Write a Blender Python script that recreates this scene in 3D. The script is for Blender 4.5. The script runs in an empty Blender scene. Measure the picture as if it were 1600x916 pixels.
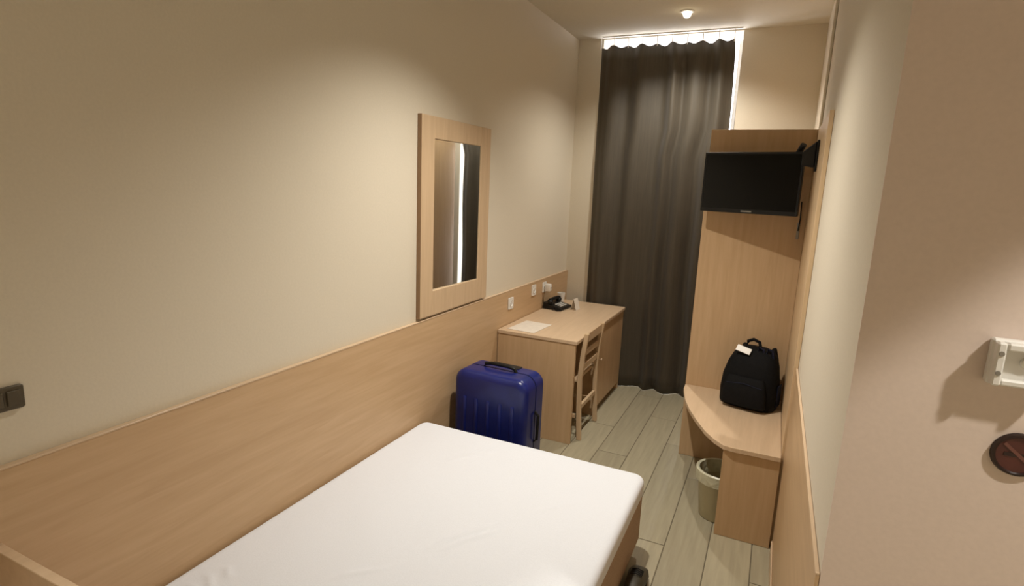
import bpy, bmesh, math, random
from mathutils import Vector, Matrix, noise
random.seed(4)
C = bpy.context.scene.collection
PI = math.pi

# ------------------------------------------------------------------ camera, world, exposure
cam = bpy.data.objects.new('camera', bpy.data.cameras.new('camera')); C.objects.link(cam)
cam.data.sensor_width = 36.0
cam.data.lens = 885.14 / 1600 * 36.0
cam.data.clip_start = 0.02
_r = Vector((0.90545937, 0.42245498, 0.04092829)); _u = Vector((-0.11608928, 0.15375027, 0.9812666)); _w = Vector((-0.40824823, 0.89324837, -0.18825712))
_m = Matrix((( _r.x, _u.x, -_w.x, 1.7221), (_r.y, _u.y, -_w.y, 0.0), (_r.z, _u.z, -_w.z, 1.7501), (0, 0, 0, 1)))
cam.matrix_world = _m
bpy.context.scene.camera = cam
world = bpy.data.worlds.new('overcast_sky'); bpy.context.scene.world = world
world.use_nodes = True
world.node_tree.nodes['Background'].inputs[0].default_value = (0.93, 0.93, 1.0, 1)
world.node_tree.nodes['Background'].inputs[1].default_value = 9.0
vs = bpy.context.scene.view_settings
vs.view_transform = 'Standard'; vs.look = 'None'; vs.gamma = 1.0; vs.use_curve_mapping = False
vs.exposure = 0.0
LAMP_COL = (1.0, 0.945, 0.845)
LAMP_W = 122.0

# ------------------------------------------------------------------ room dimensions (metres)
W, D, H, YK, ZW = 1.898, 4.951, 2.993, 1.291, 0.9925
YB, XV = -0.75, 4.3           # back wall, far side of the entrance lobby
WX0, WX1, WZ1 = 0.222, 1.328, 2.985   # window opening in the far wall

# ------------------------------------------------------------------ materials
def new_mat(name):
    m = bpy.data.materials.new(name); m.use_nodes = True
    nt = m.node_tree; b = nt.nodes['Principled BSDF']
    return m, nt, b
def N(nt, kind, **kw):
    n = nt.nodes.new(kind)
    for k, v in kw.items():
        if k in n.inputs: n.inputs[k].default_value = v
        else: setattr(n, k, v)
    return n
def mat_plain(name, col, rough=0.5, metal=0.0, var=0.06, scale=30.0, bump=0.0, spec=0.5):
    m, nt, b = new_mat(name)
    tc = N(nt, 'ShaderNodeTexCoord'); nz = N(nt, 'ShaderNodeTexNoise', Scale=scale, Detail=3.0)
    nt.links.new(tc.outputs['Object'], nz.inputs['Vector'])
    r = N(nt, 'ShaderNodeValToRGB')
    r.color_ramp.elements[0].position = 0.3; r.color_ramp.elements[1].position = 0.7
    r.color_ramp.elements[0].color = tuple(c * (1 - var) for c in col) + (1,)
    r.color_ramp.elements[1].color = tuple(min(1, c * (1 + var)) for c in col) + (1,)
    nt.links.new(nz.outputs['Fac'], r.inputs['Fac']); nt.links.new(r.outputs['Color'], b.inputs['Base Color'])
    b.inputs['Roughness'].default_value = rough; b.inputs['Metallic'].default_value = metal
    b.inputs['Specular IOR Level'].default_value = spec
    if bump:
        bp = N(nt, 'ShaderNodeBump', Strength=bump, Distance=0.01)
        nt.links.new(nz.outputs['Fac'], bp.inputs['Height']); nt.links.new(bp.outputs['Normal'], b.inputs['Normal'])
    return m
def mat_wood(name, dark, light, axis='Z', rough=0.42, rnd=0.0):
    m, nt, b = new_mat(name)
    tc = N(nt, 'ShaderNodeTexCoord'); mp = N(nt, 'ShaderNodeMapping')
    s = {'X': (1.2, 16, 16), 'Y': (16, 1.2, 16), 'Z': (16, 16, 1.2)}[axis]
    mp.inputs['Scale'].default_value = s
    nt.links.new(tc.outputs['Object'], mp.inputs['Vector'])
    nz = N(nt, 'ShaderNodeTexNoise', Scale=2.2, Detail=6.0, Roughness=0.6, Distortion=0.4)
    nt.links.new(mp.outputs['Vector'], nz.inputs['Vector'])
    r = N(nt, 'ShaderNodeValToRGB')
    r.color_ramp.elements[0].position = 0.32; r.color_ramp.elements[1].position = 0.68
    r.color_ramp.elements[0].color = dark + (1,); r.color_ramp.elements[1].color = light + (1,)
    nt.links.new(nz.outputs['Fac'], r.inputs['Fac'])
    out = r.outputs['Color']
    if rnd:
        oi = N(nt, 'ShaderNodeObjectInfo'); mr = N(nt, 'ShaderNodeMapRange')
        mr.inputs[3].default_value = 1 - rnd; mr.inputs[4].default_value = 1 + rnd
        nt.links.new(oi.outputs['Random'], mr.inputs[0])
        hs = N(nt, 'ShaderNodeHueSaturation'); nt.links.new(mr.outputs[0], hs.inputs['Value']); nt.links.new(out, hs.inputs['Color'])
        out = hs.outputs['Color']
    nt.links.new(out, b.inputs['Base Color'])
    b.inputs['Roughness'].default_value = rough
    b.inputs['Specular IOR Level'].default_value = 0.35
    bp = N(nt, 'ShaderNodeBump', Strength=0.06, Distance=0.005)
    nt.links.new(nz.outputs['Fac'], bp.inputs['Height']); nt.links.new(bp.outputs['Normal'], b.inputs['Normal'])
    return m
WD, WL = (0.53, 0.355, 0.20), (0.60, 0.415, 0.245)
M = {}
M['wall'] = mat_plain('cream_paint', (0.70, 0.635, 0.52), 0.75, var=0.02, scale=120, bump=0.03, spec=0.2)
M['wall_lobby'] = mat_plain('pinkish_beige_paint', (0.74, 0.62, 0.55), 0.6, var=0.02, scale=90, bump=0.03, spec=0.25)
M['ceiling'] = mat_plain('ceiling_paint', (0.66, 0.61, 0.50), 0.85, var=0.02, scale=80, spec=0.1)
M['wood_z'] = mat_wood('beech_laminate_upright', WD, WL, 'Z')
M['wood_y'] = mat_wood('beech_laminate_lengthwise', WD, WL, 'Y')
M['wood_x'] = mat_wood('beech_laminate_crosswise', WD, WL, 'X')
M['wood_light'] = mat_wood('pale_beech_top', (0.60, 0.44, 0.29), (0.67, 0.50, 0.34), 'Y', 0.35)
M['wood_frame'] = mat_wood('mirror_frame_beech', (0.56, 0.40, 0.25), (0.64, 0.47, 0.30), 'Z', 0.4)
M['wood_light_z'] = mat_wood('pale_beech_upright', (0.62, 0.45, 0.27), (0.70, 0.52, 0.33), 'Z', 0.4)
M['edge'] = mat_plain('dark_edge_band', (0.28, 0.17, 0.09), 0.5)
M['plank'] = mat_wood('greige_plank_tile', (0.335, 0.295, 0.205), (0.41, 0.365, 0.255), 'Y', 0.38, rnd=0.07)
M['grout'] = mat_plain('floor_grout', (0.16, 0.135, 0.09), 0.9)
M['white'] = mat_plain('white_plastic', (0.78, 0.76, 0.72), 0.35, var=0.02)
M['white_paint'] = mat_plain('white_gloss_paint', (0.85, 0.85, 0.85), 0.35, var=0.02)
M['sheet'] = mat_plain('white_cotton_sheet', (0.79, 0.82, 0.89), 0.85, var=0.02, scale=200, bump=0.05, spec=0.1)
M['divan'] = mat_plain('taupe_divan_fabric', (0.42, 0.31, 0.23), 0.85, var=0.1, scale=150, bump=0.1, spec=0.1)
M['black'] = mat_plain('black_plastic', (0.007, 0.007, 0.007), 0.4, spec=0.35)
M['screen'] = mat_plain('black_screen_glass', (0.003, 0.003, 0.003), 0.16, spec=0.22)
M['grey'] = mat_plain('grey_metal', (0.30, 0.29, 0.27), 0.35, 0.7)
M['darkgrey'] = mat_plain('dark_bronze_metal', (0.10, 0.085, 0.06), 0.4, 0.5)
M['chrome'] = mat_plain('chrome', (0.7, 0.7, 0.7), 0.15, 1.0)
M['blue'] = mat_plain('navy_blue_shell', (0.006, 0.014, 0.14), 0.30, var=0.15, scale=12, bump=0.02)
M['fabric_black'] = mat_plain('black_nylon', (0.004, 0.004, 0.0045), 0.8, var=0.3, scale=60, bump=0.2, spec=0.2)
M['fabric_navy'] = mat_plain('navy_nylon_trim', (0.006, 0.008, 0.024), 0.7, var=0.3, scale=60, bump=0.2, spec=0.25)
M['leather'] = mat_plain('dark_olive_leather', (0.040, 0.033, 0.020), 0.5, var=0.2)
M['bin'] = mat_plain('cream_bin_plastic', (0.55, 0.50, 0.34), 0.45, var=0.03)
M['liner'] = mat_plain('pale_bin_liner', (0.62, 0.60, 0.45), 0.3, var=0.1, scale=40, bump=0.4)
M['paper'] = mat_plain('white_paper', (0.74, 0.67, 0.58), 0.8, var=0.04)
M['sign'] = mat_plain('red_brown_enamel', (0.085, 0.022, 0.016), 0.35, var=0.2)
M['sign_rim'] = mat_plain('black_brown_rim', (0.022, 0.008, 0.006), 0.4)
M['sign_mark'] = mat_plain('faded_red_mark', (0.16, 0.06, 0.045), 0.4)

m, nt, b = new_mat('brown_curtain_cloth'); M['curtain'] = m
tc = N(nt, 'ShaderNodeTexCoord'); mp = N(nt, 'ShaderNodeMapping'); mp.inputs['Scale'].default_value = (30, 30, 1.0)
nz = N(nt, 'ShaderNodeTexNoise', Scale=3.0, Detail=4.0)
nt.links.new(tc.outputs['Object'], mp.inputs['Vector']); nt.links.new(mp.outputs['Vector'], nz.inputs['Vector'])
r = N(nt, 'ShaderNodeValToRGB')
r.color_ramp.elements[0].position = 0.3; r.color_ramp.elements[1].position = 0.7
r.color_ramp.elements[0].color = (0.058, 0.047, 0.032, 1); r.color_ramp.elements[1].color = (0.076, 0.062, 0.043, 1)
nt.links.new(nz.outputs['Fac'], r.inputs['Fac']); nt.links.new(r.outputs['Color'], b.inputs['Base Color'])
b.inputs['Roughness'].default_value = 0.6
b.inputs['Sheen Weight'].default_value = 0.15

m, nt, b = new_mat('mirror_glass'); M['mirror'] = m
b.inputs['Metallic'].default_value = 1.0; b.inputs['Roughness'].default_value = 0.02
b.inputs['Base Color'].default_value = (0.70, 0.72, 0.70, 1)

m, nt, b = new_mat('window_glass'); M['glass'] = m
nt.nodes.remove(b)
tr = N(nt, 'ShaderNodeBsdfTransparent'); gl = N(nt, 'ShaderNodeBsdfGlossy', Roughness=0.02); mx = N(nt, 'ShaderNodeMixShader')
mx.inputs[0].default_value = 0.06
nt.links.new(tr.outputs[0], mx.inputs[1]); nt.links.new(gl.outputs[0], mx.inputs[2])
nt.links.new(mx.outputs[0], nt.nodes['Material Output'].inputs[0])

m, nt, b = new_mat('lit_lamp_lens'); M['lens'] = m
b.inputs['Base Color'].default_value = (1, 0.95, 0.85, 1)
b.inputs['Emission Color'].default_value = (1.0, 0.88, 0.66, 1); b.inputs['Emission Strength'].default_value = 9.0

# ------------------------------------------------------------------ mesh helpers
def box(bm, x0, x1, y0, y1, z0, z1, bev=0.0, seg=1):
    t = bmesh.new()
    vs = [t.verts.new((x, y, z)) for x in (x0, x1) for y in (y0, y1) for z in (z0, z1)]
    for f in ((0,1,3,2), (4,6,7,5), (0,4,5,1), (2,3,7,6), (0,2,6,4), (1,5,7,3)):
        t.faces.new([vs[i] for i in f])
    if bev: bmesh.ops.bevel(t, geom=list(t.edges), offset=bev, segments=seg, affect='EDGES', profile=0.5)
    join(bm, t); return bm
def join(bm, t, mat=None):
    if mat is not None: t.transform(mat)
    me = bpy.data.meshes.new('tmp'); t.to_mesh(me); t.free(); bm.from_mesh(me); bpy.data.meshes.remove(me)
def prism(bm, pts, z0, z1, bev=0.0, axis='z', seg=1):
    """extrude an outline; axis z: pts are (x,y); axis y: pts are (x,z) extruded z0..z1 in y; axis x: pts are (y,z)"""
    t = bmesh.new()
    def P(p, h): return {'z': (p[0], p[1], h), 'y': (p[0], h, p[1]), 'x': (h, p[0], p[1])}[axis]
    lo = [t.verts.new(P(p, z0)) for p in pts]; hi = [t.verts.new(P(p, z1)) for p in pts]
    n = len(pts)
    t.faces.new(lo); t.faces.new(hi[::-1])
    for i in range(n): t.faces.new((lo[i], hi[i], hi[(i+1) % n], lo[(i+1) % n]))
    bmesh.ops.recalc_face_normals(t, faces=t.faces)
    if bev:
        es = [e for e in t.edges if e.calc_face_angle(0) > 0.6]
        bmesh.ops.bevel(t, geom=es, offset=bev, segments=seg, affect='EDGES', profile=0.5)
    join(bm, t); return bm
def lathe(bm, prof, n=24, mat=None):
    """prof: list of (radius, z)"""
    t = bmesh.new(); rings = []
    for rr, z in prof:
        if rr < 1e-6: rings.append([t.verts.new((0, 0, z))])
        else: rings.append([t.verts.new((rr*math.cos(2*PI*i/n), rr*math.sin(2*PI*i/n), z)) for i in range(n)])
    for a, bb in zip(rings, rings[1:]):
        for i in range(n):
            j = (i+1) % n
            if len(a) == 1 and len(bb) == 1: continue
            if len(a) == 1: t.faces.new((a[0], bb[i], bb[j]))
            elif len(bb) == 1: t.faces.new((a[i], bb[0], a[j]))
            else: t.faces.new((a[i], bb[i], bb[j], a[j]))
    bmesh.ops.recalc_face_normals(t, faces=t.faces)
    join(bm, t, mat); return bm
def tube(bm, pts, rad, n=8):
    t = bmesh.new(); pts = [Vector(p) for p in pts]; rings = []
    for i, p in enumerate(pts):
        d = (pts[min(i+1, len(pts)-1)] - pts[max(i-1, 0)]).normalized()
        a = Vector((0, 0, 1)) if abs(d.z) < 0.9 else Vector((1, 0, 0))
        s = d.cross(a).normalized(); q = s.cross(d)
        rr = rad[i] if isinstance(rad, (list, tuple)) else rad
        rings.append([t.verts.new(p + s*rr*math.cos(2*PI*k/n) + q*rr*math.sin(2*PI*k/n)) for k in range(n)])
    for a, b2 in zip(rings, rings[1:]):
        for k in range(n): t.faces.new((a[k], a[(k+1) % n], b2[(k+1) % n], b2[k]))
    t.faces.new(rings[0][::-1]); t.faces.new(rings[-1])
    bmesh.ops.recalc_face_normals(t, faces=t.faces)
    join(bm, t); return bm
def rounded(w, h, r, n=6, cx=0.0, cy=0.0):
    pts = []
    for sx, sy, a0 in ((1, 1, 0), (-1, 1, PI/2), (-1, -1, PI), (1, -1, 1.5*PI)):
        for i in range(n+1):
            a = a0 + PI/2*i/n
            pts.append((cx + sx*(w/2-r) + r*math.cos(a), cy + sy*(h/2-r) + r*math.sin(a)))
    return pts
def obj(name, bm, mat, parent=None, smooth=False):
    me = bpy.data.meshes.new(name); bm.to_mesh(me); bm.free()
    me.materials.append(M[mat])
    if smooth:
        me.polygons.foreach_set('use_smooth', [True]*len(me.polygons))
        me.set_sharp_from_angle(angle=math.radians(40))
    o = bpy.data.objects.new(name, me); C.objects.link(o)
    if parent: o.parent = parent
    return o
def bx(name, mat, parent, *a, bev=0.0, seg=1, smooth=False):
    return obj(name, box(bmesh.new(), *a, bev=bev, seg=seg), mat, parent, smooth)
def tag(o, label, cat, group=None):
    o['label'] = label; o['category'] = cat
    if group: o['group'] = group
    return o
def thing(name, label, cat, loc=(0, 0, 0), rz=0.0, group=None, rot=None):
    o = bpy.data.objects.new(name, None); C.objects.link(o)
    o.location = loc; o.rotation_euler = rot or (0, 0, rz); o.empty_display_size = 0.05
    return tag(o, label, cat, group)
def struct(name, bm, mat):
    o = obj(name, bm, mat); o['kind'] = 'structure'; return o

# ------------------------------------------------------------------ room shell
T = 0.12
fl = struct('floor', box(box(bmesh.new(), 0, W, YB, D+0.20, -0.10, -0.003), W, XV, YB, YK, -0.10, -0.003), 'grout')
fl['label'] = 'floor of pale greige wood-look plank tiles'
# planks: shared meshes by size
_pm = {}
def plank(x0, x1, y0, y1):
    g = 0.0025
    k = (round(x1-x0, 3), round(y1-y0, 3))
    if k not in _pm:
        bm = box(bmesh.new(), g, k[0]-g, g, k[1]-g, -0.003, 0.0, bev=0.0012)
        me = bpy.data.meshes.new('plank'); bm.to_mesh(me); bm.free(); me.materials.append(M['plank']); _pm[k] = me
    o = bpy.data.objects.new('plank', _pm[k]); C.objects.link(o); o.location = (x0, y0, 0.0); o.parent = fl
PW, PL = 0.2, 1.2
for i in range(22):
    x0 = i*PW; x1 = min(x0+PW, W if i < 10 else XV)
    ytop = D if i < 9 else (D if i == 9 else YK)
    if i == 9: x1 = W
    off = (i*0.43) % 1.2
    y = YB - off
    if x1 - x0 < 0.02: continue
    while y < ytop:
        a, bb = max(y, YB), min(y+PL, ytop)
        if bb - a > 0.03: plank(x0, x1, a, bb)
        y += PL
for i in range(1):
    plank(W, 2.0, YB, YB+1.0); plank(W, 2.0, YB+1.0, YK)

struct('ceiling', box(box(bmesh.new(), -T, W+T, YB-T, D+T, H, H+0.1), W+T, XV+T, YB-T, YK+T, H, H+0.1), 'ceiling')
struct('wall_left', box(bmesh.new(), -T, 0, YB-T, D+0.25, -0.1, H), 'wall')
struct('wall_right', box(bmesh.new(), W, W+T, YK+0.004, D+0.25, -0.1, H), 'wall')
struct('wall_lobby', box(box(bmesh.new(), W, W+T, YK, YK+0.004, -0.1, H), W+T, XV+T, YK, YK+T, -0.1, H), 'wall_lobby')
struct('wall_lobby_side', box(bmesh.new(), XV, XV+T, YB-T, YK, -0.1, H), 'wall')
struct('wall_back', box(bmesh.new(), 0, XV, YB-T, YB, -0.1, H), 'wall')
wf = bmesh.new()
box(wf, 0, WX0, D, D+0.25, -0.1, H); box(wf, WX1, W, D, D+0.25, -0.1, H); box(wf, WX0, WX1, D, D+0.25, WZ1, H)
struct('wall_far', wf, 'wall')

# wood wainscot panels on the side walls
tr1 = struct('trim_1', box(bmesh.new(), 0.001, 0.020, YB+0.002, D-0.001, 0.0, ZW-0.006), 'wood_y')
tr1['label'] = 'beech wainscot panel along the long left wall'
o = obj('cap', box(bmesh.new(), 0.001, 0.022, YB+0.002, D-0.001, ZW-0.006, ZW, bev=0.001), 'wood_light', tr1)
ZR = 0.945
tr2 = struct('trim_2', box(bmesh.new(), W-0.009, W-0.001, YK+0.001, 2.93, 0.0, ZR-0.006), 'wood_y')
tr2['label'] = 'beech wainscot panel along the right wall before the bench unit'
obj('cap', box(bmesh.new(), W-0.010, W-0.001, YK+0.001, 2.93, ZR-0.006, ZR, bev=0.001), 'wood_light', tr2)
obj('skirting', box(bmesh.new(), W-0.016, W-0.0095, YK+0.001, 2.86, 0.0005, 0.07, bev=0.002), 'wood_light', tr2)

# window: tall double leaf glazed door in the far wall
wn = bpy.data.objects.new('window_1', None); C.objects.link(wn); wn['kind'] = 'structure'
wn['label'] = 'tall white window door behind the brown curtain'
yw = D+0.251                    # the frame sits on the outer face, wider and taller than the opening
fx0, fx1, fz1 = WX0-0.05, WX1+0.05, WZ1+0.06
fr = bmesh.new()
box(fr, fx0, fx0+0.045, yw, yw+0.07, 0.001, fz1); box(fr, fx1-0.045, fx1, yw, yw+0.07, 0.001, fz1)
box(fr, fx0+0.045, fx1-0.045, yw, yw+0.07, fz1-0.03, fz1); box(fr, fx0+0.045, fx1-0.045, yw, yw+0.07, 0.001, 0.03)
obj('window_frame', fr, 'white_paint', wn)
xm = (WX0+WX1)/2
for a, bb in ((fx0+0.047, xm-0.001), (xm+0.001, fx1-0.047)):
    lf = bmesh.new()
    box(lf, a, a+0.05, yw+0.01, yw+0.055, 0.032, fz1-0.032); box(lf, bb-0.05, bb, yw+0.01, yw+0.055, 0.032, fz1-0.032)
    box(lf, a+0.05, bb-0.05, yw+0.01, yw+0.055, fz1-0.055, fz1-0.032); box(lf, a+0.05, bb-0.05, yw+0.01, yw+0.055, 0.032, 0.45)
    l = obj('window_leaf', lf, 'white_paint', wn)
    obj('pane', box(bmesh.new(), a+0.05, bb-0.05, yw+0.030, yw+0.035, 0.45, fz1-0.055), 'glass', l)

# ------------------------------------------------------------------ curtain rail and curtain
yc = D-0.062
rail = thing('curtain_rail', 'slim white curtain rail at the ceiling above the brown curtain', 'curtain rail', (WX0, yc, H))
bx('track', 'white', rail, 0.004, WX1-WX0-0.004, -0.006, 0.006, -0.009, -0.001, bev=0.001)
for k in range(4): bx('bracket', 'white', rail, 0.08+k*0.32, 0.11+k*0.32, -0.008, 0.008, -0.006, -0.0005)
cur = thing('curtain', 'dark brown floor-length pleated curtain covering the far window', 'curtain', (0, yc, 0))
ztop, zbot = 2.915, 0.004
def curtain_point(s, h):
    """s 0..1 across, h 0..1 from bottom to top -> x, y offset"""
    x0 = 0.210 + 0.006*(1-h)
    x1 = 1.275 + 0.050*(1-h)**0.45
    x1 -= 0.022*math.exp(-((h-0.93)/0.05)**2)*0.0
    q = min(1, max(0, (0.78-h)/0.10)); x1 -= 0.060*q*q*(3-2*q) - 0.008*math.sin(h*14)*q
    x = x0 + (x1-x0)*s
    ph = s*2*PI*5 + 1.1*math.sin(s*9) + 0.5*math.sin(2.2*s*9+1)
    amp = 0.024 + 0.010*(1-h) + 0.006*math.sin(s*23)
    y = amp*math.sin(ph) + 0.006*math.sin(ph*0.47+3*h) + 0.004*math.sin(6*h+s*30)
    x += 0.004*math.sin(5*h+s*17)*(1-h)
    e = math.exp(-(s/0.022)**2); y = y*(1-e) + 0.056*e      # the left edge turns back to the wall
    return x, y
NS, NH = 260, 26
bm = bmesh.new(); grid = []
for j in range(NH+1):
    h = j/NH; row = []
    for i in range(NS+1):
        s = i/NS; x, y = curtain_point(s, h)
        sag = 0.018*(0.5-0.5*math.cos(s*2*PI*9))*(h**30)
        row.append(bm.verts.new((x, y, zbot + (ztop-zbot)*h - sag)))
    grid.append(row)
for j in range(NH):
    for i in range(NS): bm.faces.new((grid[j][i], grid[j][i+1], grid[j+1][i+1], grid[j+1][i]))
cl = obj('cloth', bm, 'curtain', cur, True)
md = cl.modifiers.new('thickness', 'SOLIDIFY'); md.thickness = 0.003; md.offset = 0
hk = bmesh.new(); tube(hk, [(0, 0, ztop-0.02), (0, 0.004, ztop+0.02), (0, 0, H-0.010)], 0.0035, 6)
hme = None
for k in range(10):
    s = k/9; x, y = curtain_point(s, 1.0)
    if hme is None: o = obj('hook', hk, 'white', cur); hme = o.data
    else: o = bpy.data.objects.new('hook', hme); C.objects.link(o); o.parent = cur
    o.location = (x + (0.006 if k == 0 else -0.006 if k == 9 else 0), 0.0, 0)

# ------------------------------------------------------------------ ceiling downlights
def downlight(x, y, label, watts, ang=118, blend=0.75, soft=0.025):
    t = thing('downlight', label, 'ceiling light', (x, y, H), 0, 'recessed ceiling downlights')
    obj('trim_ring', lathe(bmesh.new(), [(0.030, -0.001), (0.030, -0.006), (0.036, -0.010), (0.046, -0.006), (0.048, -0.001), (0.030, -0.001)], 32), 'white', t, True)
    obj('lens', lathe(bmesh.new(), [(0.0, -0.046), (0.014, -0.043), (0.024, -0.034), (0.029, -0.020), (0.029, -0.001), (0.0, -0.001)], 24), 'lens', t, True)
    ld = bpy.data.lights.new('downlight_beam', 'SPOT'); ld.energy = watts; ld.color = LAMP_COL
    ld.spot_size = math.radians(ang); ld.spot_blend = blend; ld.shadow_soft_size = soft
    lo = bpy.data.objects.new('downlight_beam', ld); C.objects.link(lo); lo.parent = t; lo.location = (0, 0, -0.075)
    return t
downlight(0.985, 4.37, 'small lit recessed downlight in the ceiling just before the curtain', LAMP_W*0.66, 138, 0.85)
downlight(0.95, 2.35, 'recessed downlight in the ceiling above the foot of the bed', LAMP_W*1.5, 120, 1.0)
downlight(3.0, 0.65, 'recessed downlight in the lobby ceiling near the key card switch', LAMP_W*1.0, 83, 0.14, 0.045)
downlight(3.5, -0.25, 'added fill downlight in the lobby ceiling farthest from the bed', LAMP_W*1.15, 84, 0.3)  # unseen fill lamp, added so the lobby surfaces bounce more light
downlight(0.9, -0.5, 'added fill downlight in the ceiling behind the headboard end', LAMP_W*0.85, 70, 0.35)  # out of view, added to brighten the headboard face

# ------------------------------------------------------------------ bed
BX0, BX1, BY0, BY1, BZ = 0.023, 1.300, 0.650, 2.567, 0.412
bed = thing('bed', 'double bed with bare white fitted sheet and low wooden headboard', 'bed', (0, 0, 0))
CREASES = [((0.70, 1.60), (0.84, 1.88), 0.0045), ((0.75, 1.62), (0.87, 1.84), 0.004), ((0.10, 1.13), (0.21, 1.09), 0.005), ((0.09, 1.07), (0.24, 1.03), 0.005), ((0.13, 1.18), (0.20, 1.16), 0.004), ((0.40, 2.18), (0.56, 2.44), 0.003), ((0.95, 2.0), (1.10, 2.2), 0.002), ((0.5, 1.3), (0.62, 1.45), 0.003)]
def mattress():
    # rounded slab with a soft top: creases and gentle undulation are in the surface
    t = bmesh.new()
    z0, z1, rc, er = 0.315, BZ, 0.055, 0.030
    cx, cy = (BX0+BX1)/2+0.002, (BY0+BY1)/2+0.004; hx, hy = (BX1-BX0)/2-0.003, (BY1-BY0)/2-0.004
    def axis(h, n):
        edge = [-h + er*q for q in (0, 0.04, 0.15, 0.33, 0.6, 1.0)]
        mid = [-h+er + (2*h-2*er)*k/n for k in range(1, n)]
        return edge + mid + [-e for e in reversed(edge)]
    xs, ys = axis(hx, 125), axis(hy, 185)
    def sd(x, y):
        qx, qy = abs(x)-(hx-rc), abs(y)-(hy-rc)
        return math.hypot(max(qx, 0), max(qy, 0)) + min(max(qx, qy), 0) - rc
    grid = []
    for y in ys:
        row = []
        for x in xs:
            X, Y = x, y
            qx, qy = abs(x)-(hx-rc), abs(y)-(hy-rc)
            if qx > 0 and qy > 0:      # round the corner in plan: square corner patch -> quarter disc
                m = max(qx, qy); l = math.hypot(qx, qy); k = m/l
                X = math.copysign(hx-rc+qx*k, x); Y = math.copysign(hy-rc+qy*k, y)
            d = max(0.0, -sd(X, Y))
            z = z1
            if d < er: z = z1-er + math.sqrt(max(0, er*er-(er-d)**2))
            e = min(1.0, d/0.15)
            wx, wy = X+cx, Y+cy
            z += e*(0.005*noise.noise((wx*2.3, wy*2.0, 0.3)) + 0.0018*noise.noise((wx*7+wy*4, wy*3-wx*5, 1.7)))
            for (ax, ay), (bx_, by_), hgt in CREASES:
                dx, dy = bx_-ax, by_-ay; L2 = dx*dx+dy*dy
                f = ((wx-ax)*dx+(wy-ay)*dy)/L2
                if -0.3 < f < 1.3:
                    off = ((wx-ax)*dy-(wy-ay)*dx)/math.sqrt(L2) + 0.006*math.sin(f*6)
                    z += e*1.5*hgt*math.exp(-(off/0.010)**2)*math.exp(-((f-0.5)/0.45)**4)
            row.append(t.verts.new((wx, wy, z)))
        grid.append(row)
    for r0, r1 in zip(grid, grid[1:]):
        for i in range(len(xs)-1): t.faces.new((r0[i], r0[i+1], r1[i+1], r1[i]))
    loop = grid[0] + [r[-1] for r in grid[1:]] + grid[-1][-2::-1] + [r[0] for r in grid[-2:0:-1]]
    prev = loop
    for ins, z in ((0.0, z0+0.02), (0.014, z0)):
        ring = [t.verts.new((v.co.x + (cx-v.co.x)*ins, v.co.y + (cy-v.co.y)*ins, z)) for v in loop]
        for i in range(len(loop)): t.faces.new((prev[i], ring[i], ring[(i+1) % len(loop)], prev[(i+1) % len(loop)]))
        prev = ring
    t.faces.new(prev)
    bmesh.ops.recalc_face_normals(t, faces=t.faces)
    return t
mt = obj('mattress', mattress(), 'sheet', bed, True)
mt['label'] = 'mattress in a white fitted sheet'
bx('base', 'divan', bed, BX0+0.006, BX1-0.008, BY0+0.01, BY1-0.012, 0.07, 0.314, bev=0.012, seg=2)
for lx in (BX0+0.10, BX1-0.10):
    for ly in (BY0+0.14, BY1-0.16):
        obj('leg', lathe(bmesh.new(), [(0, 0.001), (0.024, 0.001), (0.030, 0.07), (0, 0.07)], 16, Matrix.Translation((lx, ly, 0))), 'black', bed, True)
hb = bx('headboard', 'wood_light', bed, 0.030, 1.33, 0.622, 0.645, 0.001, 0.796, bev=0.0015)
bx('edge_band', 'wood_light', hb, 0.0215, 0.0295, 0.622, 0.645, 0.001, 0.796)

# ------------------------------------------------------------------ mirror on the left wall
mi = thing('wall_mirror', 'tall rectangular mirror in a wide pale beech frame on the left wall', 'mirror', (0.001, 2.52, 1.007))
my, mz = 0.775, 1.08; fw = 0.125
obj('stile', prism(bmesh.new(), [(0, 0), (fw, 0), (fw, mz), (0, mz)], 0.0, 0.026, 0.003, 'x'), 'wood_frame', mi)
obj('stile', prism(bmesh.new(), [(my-fw, 0), (my, 0), (my, mz), (my-fw, mz)], 0.0, 0.026, 0.003, 'x'), 'wood_frame', mi)
obj('rail', prism(bmesh.new(), [(fw, 0), (my-fw, 0), (my-fw, fw+0.015), (fw, fw+0.015)], 0.0, 0.0255, 0.002, 'x'), 'wood_frame', mi)
obj('rail', prism(bmesh.new(), [(fw, mz-fw+0.01), (my-fw, mz-fw+0.01), (my-fw, mz), (fw, mz)], 0.0, 0.0255, 0.002, 'x'), 'wood_frame', mi)
bx('edge_band', 'edge', mi, 0.0, 0.0245, -0.0015, 0.0, 0.001, mz-0.001)
obj('glass', prism(bmesh.new(), [(0.0015, fw+0.0005), (0.007, fw+0.0005), (0.0200, my-fw-0.0005), (0.0145, my-fw-0.0005)], fw+0.0155, mz-fw+0.0095, 0, 'z'), 'mirror', mi)

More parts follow.
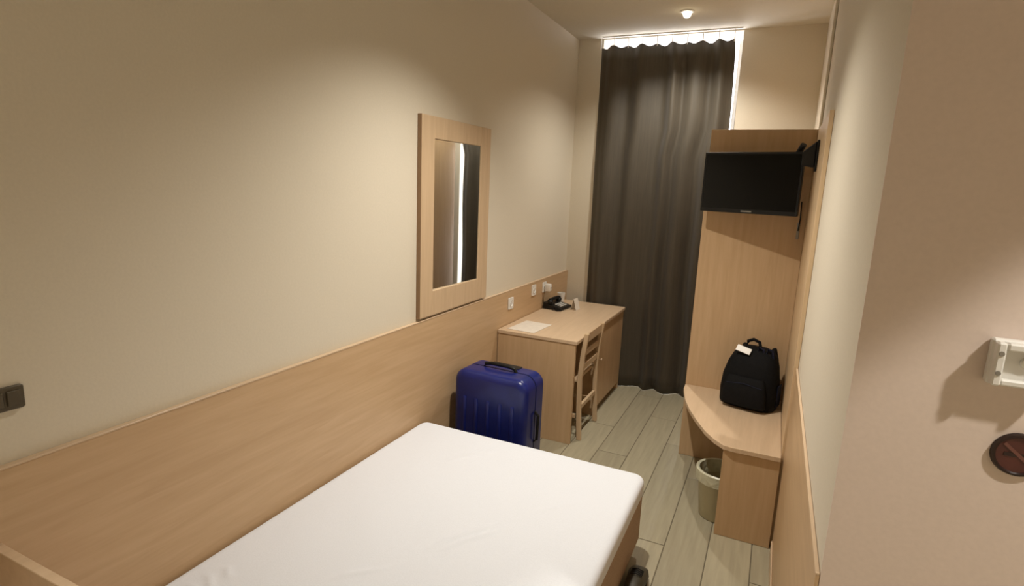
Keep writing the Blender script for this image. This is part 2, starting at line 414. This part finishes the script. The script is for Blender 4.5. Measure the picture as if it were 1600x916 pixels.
# ------------------------------------------------------------------ desk
DX, DY0, DY1, DZ = 0.615, 3.498, 4.815, 0.74
dk = thing('desk', 'pale beech writing desk with solid end panel and closed cupboard end', 'desk', (0.024, DY0, 0))
dw, dl = DX-0.024, DY1-DY0
bx('desktop', 'wood_light', dk, 0, dw, 0, dl, DZ-0.026, DZ, bev=0.003)
bx('side_panel', 'wood_z', dk, 0.002, dw-0.012, 0.006, 0.028, 0.001, DZ-0.0265)
bx('side_panel', 'wood_z', dk, 0.002, dw-0.012, dl-0.028, dl-0.006, 0.001, DZ-0.0265)
bx('side_panel', 'wood_z', dk, 0.02, dw-0.032, 0.575, 0.597, 0.001, DZ-0.0265)
bx('back_panel', 'wood_y', dk, 0.002, 0.018, 0.0285, dl-0.0285, 0.25, DZ-0.0265)
cd = bx('cupboard_door', 'wood_z', dk, dw-0.031, dw-0.012, 0.572, dl-0.030, 0.06, DZ-0.032, bev=0.0015)
obj('handle', lathe(bmesh.new(), [(0, 0), (0.006, 0), (0.006, 0.012), (0.011, 0.018), (0.009, 0.024), (0, 0.025)], 14, Matrix.Translation((dw-0.012, 0.62, 0.45)) @ Matrix.Rotation(PI/2, 4, 'Y')), 'wood_light', cd, True)
bx('plinth', 'wood_y', dk, dw-0.06, dw-0.045, 0.598, dl-0.030, 0.001, 0.0595)

# ------------------------------------------------------------------ chair tucked under the desk
ch = thing('desk_chair', 'wooden ladder-back chair tucked under the desk', 'chair', (0.617, 3.80, 0))
# back at local x = 0, seat reaching to -x under the desk
cw = 0.19
for s in (-1, 1):
    tp = bmesh.new()
    side = [(0.020, 0.001), (0.004, 0.24), (-0.002, 0.44), (0.010, 0.62), (0.030, 0.775)]
    pts = [(x-0.016, z) for x, z in side] + [(x+0.016, z) for x, z in reversed(side)]
    obj('rear_leg', prism(tp, pts, s*cw-0.013, s*cw+0.013, 0.003, 'y'), 'wood_frame', ch)
    obj('front_leg', prism(bmesh.new(), [(-0.385, 0.001), (-0.357, 0.001), (-0.352, 0.42), (-0.388, 0.42)], s*cw-0.015, s*cw+0.015, 0.003, 'y'), 'wood_frame', ch)
    bx('stretcher', 'wood_frame', ch, -0.354, -0.017, s*cw-0.008, s*cw+0.008, 0.16, 0.185)
bx('seat', 'wood_frame', ch, -0.40, -0.021, -cw-0.01, cw+0.01, 0.4205, 0.445, bev=0.006, seg=2)
for zz, xx, hh in ((0.50, 0.002, 0.045), (0.605, 0.009, 0.04), (0.705, 0.022, 0.065)):
    bx('back_slat', 'wood_frame', ch, xx-0.008, xx+0.008, -cw+0.0135, cw-0.0135, zz, zz+hh, bev=0.003)
bx('stretcher', 'wood_frame', ch, -0.006, 0.012, -cw+0.0135, cw-0.0135, 0.22, 0.25)

# ------------------------------------------------------------------ things on the desk
ph = thing('desk_telephone', 'black desk telephone with handset on the back of the desk', 'telephone', (0.128, 4.42, DZ+0.001), math.radians(-6))
prism_pts = [(-0.085, 0.0), (0.085, 0.0), (0.085, 0.022), (-0.085, 0.055)]
body = obj('body', prism(bmesh.new(), prism_pts, -0.10, 0.10, 0.006, 'y', 2), 'black', ph, True)
hs = bmesh.new()
tube(hs, [(-0.03, -0.085, 0.072), (-0.028, -0.05, 0.082), (-0.028, 0.05, 0.082), (-0.03, 0.085, 0.072)], [0.018, 0.014, 0.014, 0.018], 10)
for sy in (-0.08, 0.08): lathe(hs, [(0, -0.018), (0.024, -0.018), (0.026, 0.0), (0.016, 0.014), (0, 0.016)], 14, Matrix.Translation((-0.03, sy, 0.066)))
obj('handset', hs, 'black', ph, True)
for r_ in range(4):
    for c_ in range(3):
        x = 0.010 + c_*0.022; y = -0.045 + r_*0.03
        z = 0.055 - (x+0.085)/0.17*0.033
        bx('key', 'white', body, x-0.007, x+0.007, y-0.009, y+0.009, z-0.001, z+0.006, bev=0.0015)
cc = bmesh.new()
tube(cc, [(0.0, -0.08, 0.02), (0.03, -0.125, 0.012), (0.06, -0.13, 0.006), (0.088, -0.10, 0.006)], 0.005, 8)
obj('cord', cc, 'black', ph, True)
cdn = thing('tent_card', 'small white folded card standing beside the black telephone', 'card', (0.272, 4.46, DZ+0.001), math.radians(-10))
cdm = bmesh.new()
prism(cdm, [(-0.028, 0), (-0.026, 0), (0.001, 0.088), (0.026, 0), (0.028, 0), (0.001, 0.092), (-0.001, 0.092)], -0.035, 0.035, 0, 'y')
obj('folded_sheet', cdm, 'paper', cdn)
gl_ = thing('drinking_cup', 'pale cup standing on the desk against the wainscot behind the telephone', 'cup', (0.085, 4.62, DZ+0.001))
obj('cup_wall', lathe(bmesh.new(), [(0, 0), (0.026, 0), (0.036, 0.095), (0.033, 0.095), (0.024, 0.006), (0, 0.006)], 24), 'white', gl_, True)
pp = obj('leaflet', prism(bmesh.new(), [(0, 0), (0.21, 0.0), (0.21, 0.297), (0, 0.297)], 0, 0.002, 0, 'z'), 'paper')
pp.location = (0.075, 3.55, DZ+0.0008); pp.rotation_euler = (0, 0, math.radians(-4))
tag(pp, 'pale paper leaflet lying on the near corner of the desk', 'leaflet')

# ------------------------------------------------------------------ sockets on the left wainscot
def socket(y, z, label, plug=False):
    t = thing('wall_socket', label, 'socket', (0.0205, y, z), 0, 'sockets above the desk')
    obj('plate', prism(bmesh.new(), rounded(0.082, 0.086, 0.008, 3), 0, 0.009, 0.002, 'x'), 'white', t, True)
    wl = lathe(bmesh.new(), [(0.022, 0.0), (0.024, 0.004), (0.021, 0.004), (0.019, 0.0005), (0, 0.0005), (0, 0)], 20, Matrix.Translation((0.009, 0, 0)) @ Matrix.Rotation(PI/2, 4, 'Y'))
    w = obj('socket_well', wl, 'white', t, True)
    for s in (-1, 1):
        obj('pin_hole', lathe(bmesh.new(), [(0, 0), (0.003, 0), (0.003, 0.001), (0, 0.001)], 8, Matrix.Translation((0.0096, s*0.009, 0)) @ Matrix.Rotation(PI/2, 4, 'Y')), 'black', w)
    return t
socket(3.70, 0.893, 'white wall socket nearest the mirror on the left wainscot')
socket(4.13, 0.925, 'middle white wall socket on the wainscot above the desk')
socket(4.36, 0.917, 'white wall socket above the telephone holding a plug-in adapter')
pl = thing('charger_plug', 'pale plug-in adapter sticking out of the socket above the telephone', 'plug', (0.034, 4.36, 0.917))
bx('plug_body', 'white', pl, 0.001, 0.05, -0.022, 0.022, -0.03, 0.03, bev=0.006, seg=2, smooth=True)
bx('port', 'black', pl, 0.0495, 0.0505, -0.007, 0.007, -0.003, 0.003)

# dark switch plate near the bed head
sw = thing('wall_switch', 'small dark bronze switch plate on the left wall above the headboard', 'switch', (0.001, 0.695, 1.163))
obj('plate', prism(bmesh.new(), rounded(0.084, 0.062, 0.006, 3), 0, 0.010, 0.002, 'x'), 'darkgrey', sw, True)
for s in (-1, 1): bx('rocker', 'darkgrey', sw, 0.010, 0.0145, s*0.018-0.015, s*0.018+0.015, -0.020, 0.020, bev=0.002)

# ------------------------------------------------------------------ suitcase
sc_ = thing('suitcase', 'dark blue hard-shell suitcase standing between the bed and the desk', 'suitcase', (0.318, 2.945, 0), math.radians(-3))
sw_, sd, sh = 0.49, 0.27, 0.655
def shell(y0, y1, flip):
    t = bmesh.new(); rings = []
    n = 10
    sect = []
    for k in range(n+1):
        a = PI/2*k/n; sect.append((1-math.cos(a), math.sin(a)))
    er = 0.045
    dy = y1-y0
    prof = [(0.0, y0)] + [(er*c, y1-(er if dy > 0 else -er)+(er if dy > 0 else -er)*s) for c, s in sect]
    for ins, y in prof:
        rings.append([t.verts.new((p[0], y, p[1])) for p in rounded(sw_-2*ins, sh-0.03-2*ins, max(0.075-ins, 0.02), 7, 0, 0.03+(sh-0.03)/2)])
    m = len(rings[0])
    for a, bb in zip(rings, rings[1:]):
        for i in range(m): t.faces.new((a[i], a[(i+1) % m], bb[(i+1) % m], bb[i]))
    t.faces.new(rings[-1]); t.faces.new(rings[0])
    bmesh.ops.recalc_face_normals(t, faces=t.faces)
    return t
obj('front_shell', shell(-0.006, -sd/2, 0), 'blue', sc_, True)
obj('back_shell', shell(0.006, sd/2, 0), 'blue', sc_, True)
bm = bmesh.new(); prism(bm, rounded(sw_-0.006, sh-0.036, 0.072, 7, 0, 0.03+(sh-0.03)/2), -0.0055, 0.0055, 0, 'y')
obj('zip_band', bm, 'black', sc_, True)
for k in range(5):
    x = -0.16 + k*0.08
    bx('shell_ridge', 'blue', sc_, x-0.011, x+0.011, -sd/2-0.005, -sd/2+0.004, 0.12, sh-0.16, bev=0.004, seg=2, smooth=True)
hb_ = bmesh.new()
tube(hb_, [(-0.11, 0, sh-0.004), (-0.10, 0, sh+0.018), (-0.06, 0, sh+0.027), (0.06, 0, sh+0.027), (0.10, 0, sh+0.018), (0.11, 0, sh-0.004)], 0.011, 10)
obj('top_handle', hb_, 'black', sc_, True)
bx('trolley_housing', 'black', sc_, -0.10, 0.10, 0.05, 0.105, sh-0.02, sh+0.006, bev=0.004)
sh_ = bmesh.new(); tube(sh_, [(sw_/2-0.003, 0, 0.25), (sw_/2+0.02, 0, 0.27), (sw_/2+0.022, 0, 0.42), (sw_/2-0.003, 0, 0.44)], 0.009, 8)
obj('side_handle', sh_, 'black', sc_, True)
for sx in (-1, 1):
    for sy in (-1, 1):
        w_ = obj('wheel', lathe(bmesh.new(), [(0, -0.011), (0.020, -0.011), (0.0235, -0.006), (0.0235, 0.006), (0.020, 0.011), (0, 0.011)], 18, Matrix.Translation((sx*0.18, sy*0.085, 0.0245)) @ Matrix.Rotation(PI/2, 4, 'Y')), 'black', sc_, True)
        bx('fork', 'black', w_, sx*0.18-0.015, sx*0.18+0.015, sy*0.085-0.012, sy*0.085+0.012, 0.0475, 0.060)

# ------------------------------------------------------------------ bench and television unit on the right
BBY, BBX, PZ, BNZ, BFY, BFX = 3.751, 1.300, 2.128, 0.499, 2.885, 1.606
un = thing('luggage_bench_unit', 'beech wardrobe unit with a curved luggage bench and tall panel behind it', 'bench unit', (1.6, 3.3, 0))
def ul(*a): return (a[0]-1.6, a[1]-1.6, a[2]-3.3, a[3]-3.3, a[4], a[5])
bx('back_panel', 'wood_z', un, *ul(BBX, W-0.0205, BBY, BBY+0.022, 0.001, PZ), bev=0.0012)
bx('side_panel', 'wood_light_z', un, *ul(W-0.020, W-0.001, 2.931, BBY+0.022, 0.001, PZ), bev=0.0012)
bx('front_panel', 'wood_z', un, *ul(BFX+0.006, W-0.0215, BFY+0.012, BFY+0.034, 0.001, BNZ-0.0255), bev=0.0012)
cur_pts = [(1.302, 3.66), (1.312, 3.60), (1.341, 3.45), (1.385, 3.31), (1.440, 3.17), (1.505, 3.03), (1.560, 2.945), (1.612, 2.892), (1.65, BFY)]
seat_pts = [(W-0.0212, BBY-0.0005), (BBX, BBY-0.0005)] + cur_pts + [(W-0.0212, BFY)]
obj('bench_seat', prism(bmesh.new(), [(x-1.6, y-3.3) for x, y in seat_pts], BNZ-0.025, BNZ, 0.003, 'z', 2), 'wood_light', un)
bx('wardrobe_side', 'wood_z', un, *ul(BBX, BBX+0.020, BBY+0.0225, 4.82, 0.001, PZ-0.0225), bev=0.0012)
bx('top_panel', 'wood_y', un, *ul(BBX, W-0.0015, BBY+0.0225, 4.82, PZ-0.022, PZ), bev=0.0012)
bx('cable_clip', 'grey', un, *ul(1.835, 1.85, BBY-0.006, BBY-0.0005, 1.50, 1.60), bev=0.002)

# cable trunking on the right wall above the unit
ct = obj('cable_trunking', box(bmesh.new(), W-0.016, W-0.001, 3.86, 3.885, PZ+0.002, H-0.002, bev=0.003), 'wall')
tag(ct, 'cream cable trunking running up the right wall above the bench unit', 'trunking')

# ------------------------------------------------------------------ television on swivel bracket
tvl, tvr = Vector((1.292, 3.635, 0)), Vector((1.818, 3.475, 0))
d = tvr-tvl; ang = math.atan2(d.y, d.x); tw = d.length; thh = 0.345
tv = thing('television', 'black flat television angled on a swivel bracket above the bench', 'television', ((tvl.x+tvr.x)/2, (tvl.y+tvr.y)/2, 1.640), ang)
cs = obj('casing', prism(bmesh.new(), rounded(tw, thh, 0.006, 3, 0, thh/2), 0.0, 0.028, 0.002, 'y'), 'black', tv, True)
obj('rear_bulge', prism(bmesh.new(), rounded(tw*0.62, thh*0.6, 0.02, 4, 0, thh*0.48), 0.0285, 0.050, 0.006, 'y'), 'black', tv, True)
obj('screen', prism(bmesh.new(), [(-tw/2+0.012, 0.024), (tw/2-0.012, 0.024), (tw/2-0.012, thh-0.012), (-tw/2+0.012, thh-0.012)], -0.0015, -0.0002, 0, 'y'), 'screen', tv)
bx('maker_badge', 'grey', tv, -0.03, 0.03, -0.002, -0.0003, 0.008, 0.016)
mb = bmesh.new()
box(mb, -0.06, 0.06, 0.0505, 0.060, 0.11, 0.23, bev=0.002)
tube(mb, [(0.0, 0.06, 0.17), (0.06, 0.085, 0.19), (0.14, 0.10, 0.22)], 0.014, 10)
tube(mb, [(0.14, 0.10, 0.22), (0.20, 0.075, 0.30), (0.255, 0.03, 0.385)], 0.016, 10)
obj('swivel_arm', mb, 'black', tv, True)
bkt = thing('television_bracket', 'black wall bracket of the television on the tall side panel', 'bracket', (W-0.021, 3.42, 1.93))
bx('wall_plate', 'black', bkt, -0.010, -0.001, -0.04, 0.04, -0.05, 0.11, bev=0.002)
obj('hinge', prism(bmesh.new(), [(-0.072, 0.05), (-0.0105, 0.105), (-0.0105, -0.03), (-0.072, -0.02)], -0.02, 0.02, 0.004, 'y'), 'black', bkt)
kb = bmesh.new(); tube(kb, [(1.842, BBY-0.012, 1.72), (1.846, BBY-0.010, 1.62), (1.842, BBY-0.012, 1.55)], 0.004, 6)
tag(obj('cable', kb, 'black', None, True), 'short black cable hanging against the panel below the television', 'cable')

# ------------------------------------------------------------------ backpack on the bench
bp_ = thing('backpack', 'black backpack with a white tag at its top standing on the bench', 'backpack', (1.690, 3.565, BNZ+0.001), math.radians(-14))
def loft(sections, n=28, pw=3.0):
    """sections: (z, cx, cy, hx, hy) superellipse rings"""
    t = bmesh.new(); rings = []
    for z, cx, cy, hx, hy in sections:
        ring = []
        for i in range(n):
            a = 2*PI*i/n; c, s = math.cos(a), math.sin(a)
            ring.append(t.verts.new((cx + hx*math.copysign(abs(c)**(2/pw), c), cy + hy*math.copysign(abs(s)**(2/pw), s), z)))
        rings.append(ring)
    for a, b2 in zip(rings, rings[1:]):
        for i in range(n): t.faces.new((a[i], a[(i+1) % n], b2[(i+1) % n], b2[i]))
    t.faces.new(rings[0][::-1]); t.faces.new(rings[-1])
    bmesh.ops.recalc_face_normals(t, faces=t.faces)
    return t
obj('main_bag', loft([(0.0, 0, 0, 0.150, 0.085), (0.012, 0, 0, 0.160, 0.096), (0.09, 0, 0, 0.163, 0.104), (0.18, 0, 0.004, 0.156, 0.100), (0.26, 0.004, 0.012, 0.140, 0.088), (0.315, 0.008, 0.020, 0.120, 0.070), (0.345, 0.010, 0.028, 0.096, 0.050), (0.358, 0.010, 0.030, 0.06, 0.028)]), 'fabric_black', bp_, True)
obj('front_pocket', loft([(0.020, 0, -0.098, 0.115, 0.020), (0.03, 0, -0.106, 0.125, 0.030), (0.10, 0, -0.108, 0.122, 0.034), (0.17, 0, -0.100, 0.110, 0.026), (0.195, 0, -0.094, 0.095, 0.012)]), 'fabric_black', bp_, True)
zp = bmesh.new(); tube(zp, [(-0.10, -0.124, 0.15), (0, -0.131, 0.165), (0.10, -0.124, 0.15)], 0.003, 6); obj('zip', zp, 'fabric_navy', bp_, True)
lp = bmesh.new(); tube(lp, [(-0.05, 0.02, 0.345), (-0.045, 0.022, 0.385), (-0.015, 0.025, 0.400), (0.02, 0.025, 0.388), (0.03, 0.025, 0.350)], 0.010, 8); obj('carry_loop', lp, 'fabric_black', bp_, True)
for sx in (-0.07, 0.085):
    st = bmesh.new(); tube(st, [(sx, 0.045, 0.335), (sx*1.1, 0.085, 0.345), (sx*1.2, 0.118, 0.28), (sx*1.3, 0.122, 0.15), (sx*1.4, 0.105, 0.05)], 0.014, 8); obj('shoulder_strap', st, 'fabric_black', bp_, True)
for sx in (0.05, 0.10):
    st = bmesh.new(); tube(st, [(sx-0.03, -0.02, 0.325), (sx-0.012, -0.02, 0.368), (sx+0.008, -0.02, 0.36), (sx+0.016, -0.01, 0.30)], 0.008, 8); obj('compression_strap', st, 'fabric_navy', bp_, True)
lb = bmesh.new(); t_ = bmesh.new(); box(t_, -0.042, 0.042, -0.003, 0.003, -0.019, 0.019, bev=0.001)
join(lb, t_, Matrix.Translation((-0.045, -0.050, 0.345)) @ Matrix.Rotation(math.radians(12), 4, 'Y') @ Matrix.Rotation(math.radians(-35), 4, 'X'))
o = obj('tag', lb, 'white', bp_); o['label'] = 'white tag'
bx('side_panel_trim', 'fabric_navy', bp_, 0.160, 0.166, -0.03, 0.05, 0.03, 0.16, bev=0.002)

# ------------------------------------------------------------------ waste bin under the bench
wb = thing('waste_bin', 'cream waste bin with a pale liner under the bench', 'waste bin', (1.605, 3.09, 0.001))
obj('bucket', lathe(bmesh.new(), [(0, 0), (0.088, 0), (0.092, 0.006), (0.118, 0.262), (0.122, 0.268), (0.116, 0.268), (0.112, 0.262), (0.088, 0.012), (0, 0.012)], 32), 'bin', wb, True)
obj('liner', lathe(bmesh.new(), [(0.1235, 0.215), (0.1255, 0.24), (0.1265, 0.271), (0.121, 0.275), (0.113, 0.271), (0.106, 0.20), (0.104, 0.20), (0.111, 0.2735), (0.121, 0.278), (0.129, 0.272), (0.128, 0.24), (0.1255, 0.213), (0.1235, 0.215)], 40), 'liner', wb, True)

# ------------------------------------------------------------------ shoe on the floor by the bed
so = thing('shoe', 'dark olive shoe on the floor beside the corner of the bed', 'shoe', (1.344, 2.262, 0.001), math.radians(2))
def loft_y(sections, n=20):
    t = bmesh.new(); rings = []
    for y, hx, z0, z1 in sections:
        ring = []
        for i in range(n):
            a = 2*PI*i/n; c, s = math.cos(a), math.sin(a)
            ring.append(t.verts.new((hx*math.copysign(abs(c)**0.8, c), y, (z0+z1)/2 + (z1-z0)/2*math.copysign(abs(s)**0.7, s))))
        rings.append(ring)
    for a, b2 in zip(rings, rings[1:]):
        for i in range(n): t.faces.new((a[i], a[(i+1) % n], b2[(i+1) % n], b2[i]))
    t.faces.new(rings[0][::-1]); t.faces.new(rings[-1])
    bmesh.ops.recalc_face_normals(t, faces=t.faces); return t
obj('upper', loft_y([(-0.145, 0.018, 0.012, 0.05), (-0.135, 0.032, 0.012, 0.09), (-0.09, 0.038, 0.012, 0.10), (-0.03, 0.039, 0.012, 0.098), (0.03, 0.043, 0.012, 0.085), (0.08, 0.046, 0.012, 0.066), (0.12, 0.038, 0.012, 0.052), (0.138, 0.018, 0.012, 0.036)]), 'leather', so, True)
obj('sole', prism(bmesh.new(), [(0.044*math.cos(2*PI*i/24)*(1.05 if math.sin(2*PI*i/24) > 0 else 0.88), 0.146*math.sin(2*PI*i/24)) for i in range(24)], 0.0, 0.0125, 0.002, 'z'), 'black', so, True)
lc = bmesh.new()
for k in range(4): tube(lc, [(-0.026, -0.01+k*0.02, 0.095-k*0.006), (0, -0.01+k*0.02, 0.103-k*0.006), (0.026, -0.01+k*0.02, 0.095-k*0.006)], 0.003, 6)
obj('laces', lc, 'black', so, True)

# ------------------------------------------------------------------ lobby wall: key card switch and round sign
ks = thing('key_card_switch', 'white plastic key card switch box on the lobby wall', 'switch', (2.155, YK-0.001, 1.470))
kb = bmesh.new()
box(kb, -0.052, 0.052, -0.020, 0.0, -0.042, 0.042, bev=0.003)
obj('housing', kb, 'white', ks)
fr2 = bmesh.new()
box(fr2, -0.050, -0.036, -0.040, -0.0205, -0.040, 0.040, bev=0.003); box(fr2, 0.036, 0.050, -0.040, -0.0205, -0.040, 0.040, bev=0.003)
box(fr2, -0.0355, 0.0355, -0.040, -0.0205, 0.026, 0.040, bev=0.003); box(fr2, -0.0355, 0.0355, -0.034, -0.0205, -0.040, -0.028, bev=0.003)
obj('front_frame', fr2, 'white', ks)
obj('indicator', lathe(bmesh.new(), [(0, 0), (0.010, 0), (0.009, 0.006), (0, 0.009)], 16, Matrix.Translation((0.0, -0.0205, 0.004)) @ Matrix.Rotation(PI/2, 4, 'X')), 'white', ks, True)
for zz in (0.020, -0.016):
    obj('screw', lathe(bmesh.new(), [(0, 0), (0.0045, 0), (0.004, 0.002), (0, 0.002)], 10, Matrix.Translation((-0.043, -0.0402, zz)) @ Matrix.Rotation(PI/2, 4, 'X')), 'grey', ks, True)
sg = thing('round_sign', 'round dark red-brown sign on the lobby wall below the switch box', 'sign', (2.178, YK-0.001, 1.296))
RX = Matrix.Rotation(PI/2, 4, 'X')
obj('disc', lathe(bmesh.new(), [(0, 0), (0.038, 0), (0.038, 0.004), (0, 0.004)], 36, RX), 'sign', sg)
obj('rim', lathe(bmesh.new(), [(0.034, 0.0045), (0.036, 0.008), (0.040, 0.007), (0.042, 0.0), (0.0385, 0.0), (0.0385, 0.0045), (0.034, 0.0045)], 36, RX), 'sign_rim', sg, True)
t_ = bmesh.new(); box(t_, -0.031, 0.031, -0.0055, -0.0042, -0.003, 0.003)
bb_ = bmesh.new(); join(bb_, t_, Matrix.Rotation(math.radians(40), 4, 'Y')); obj('diagonal_bar', bb_, 'sign_mark', sg)
bx('emblem_bar', 'sign_rim', sg, -0.022, 0.016, -0.0053, -0.0042, -0.004, 0.003)
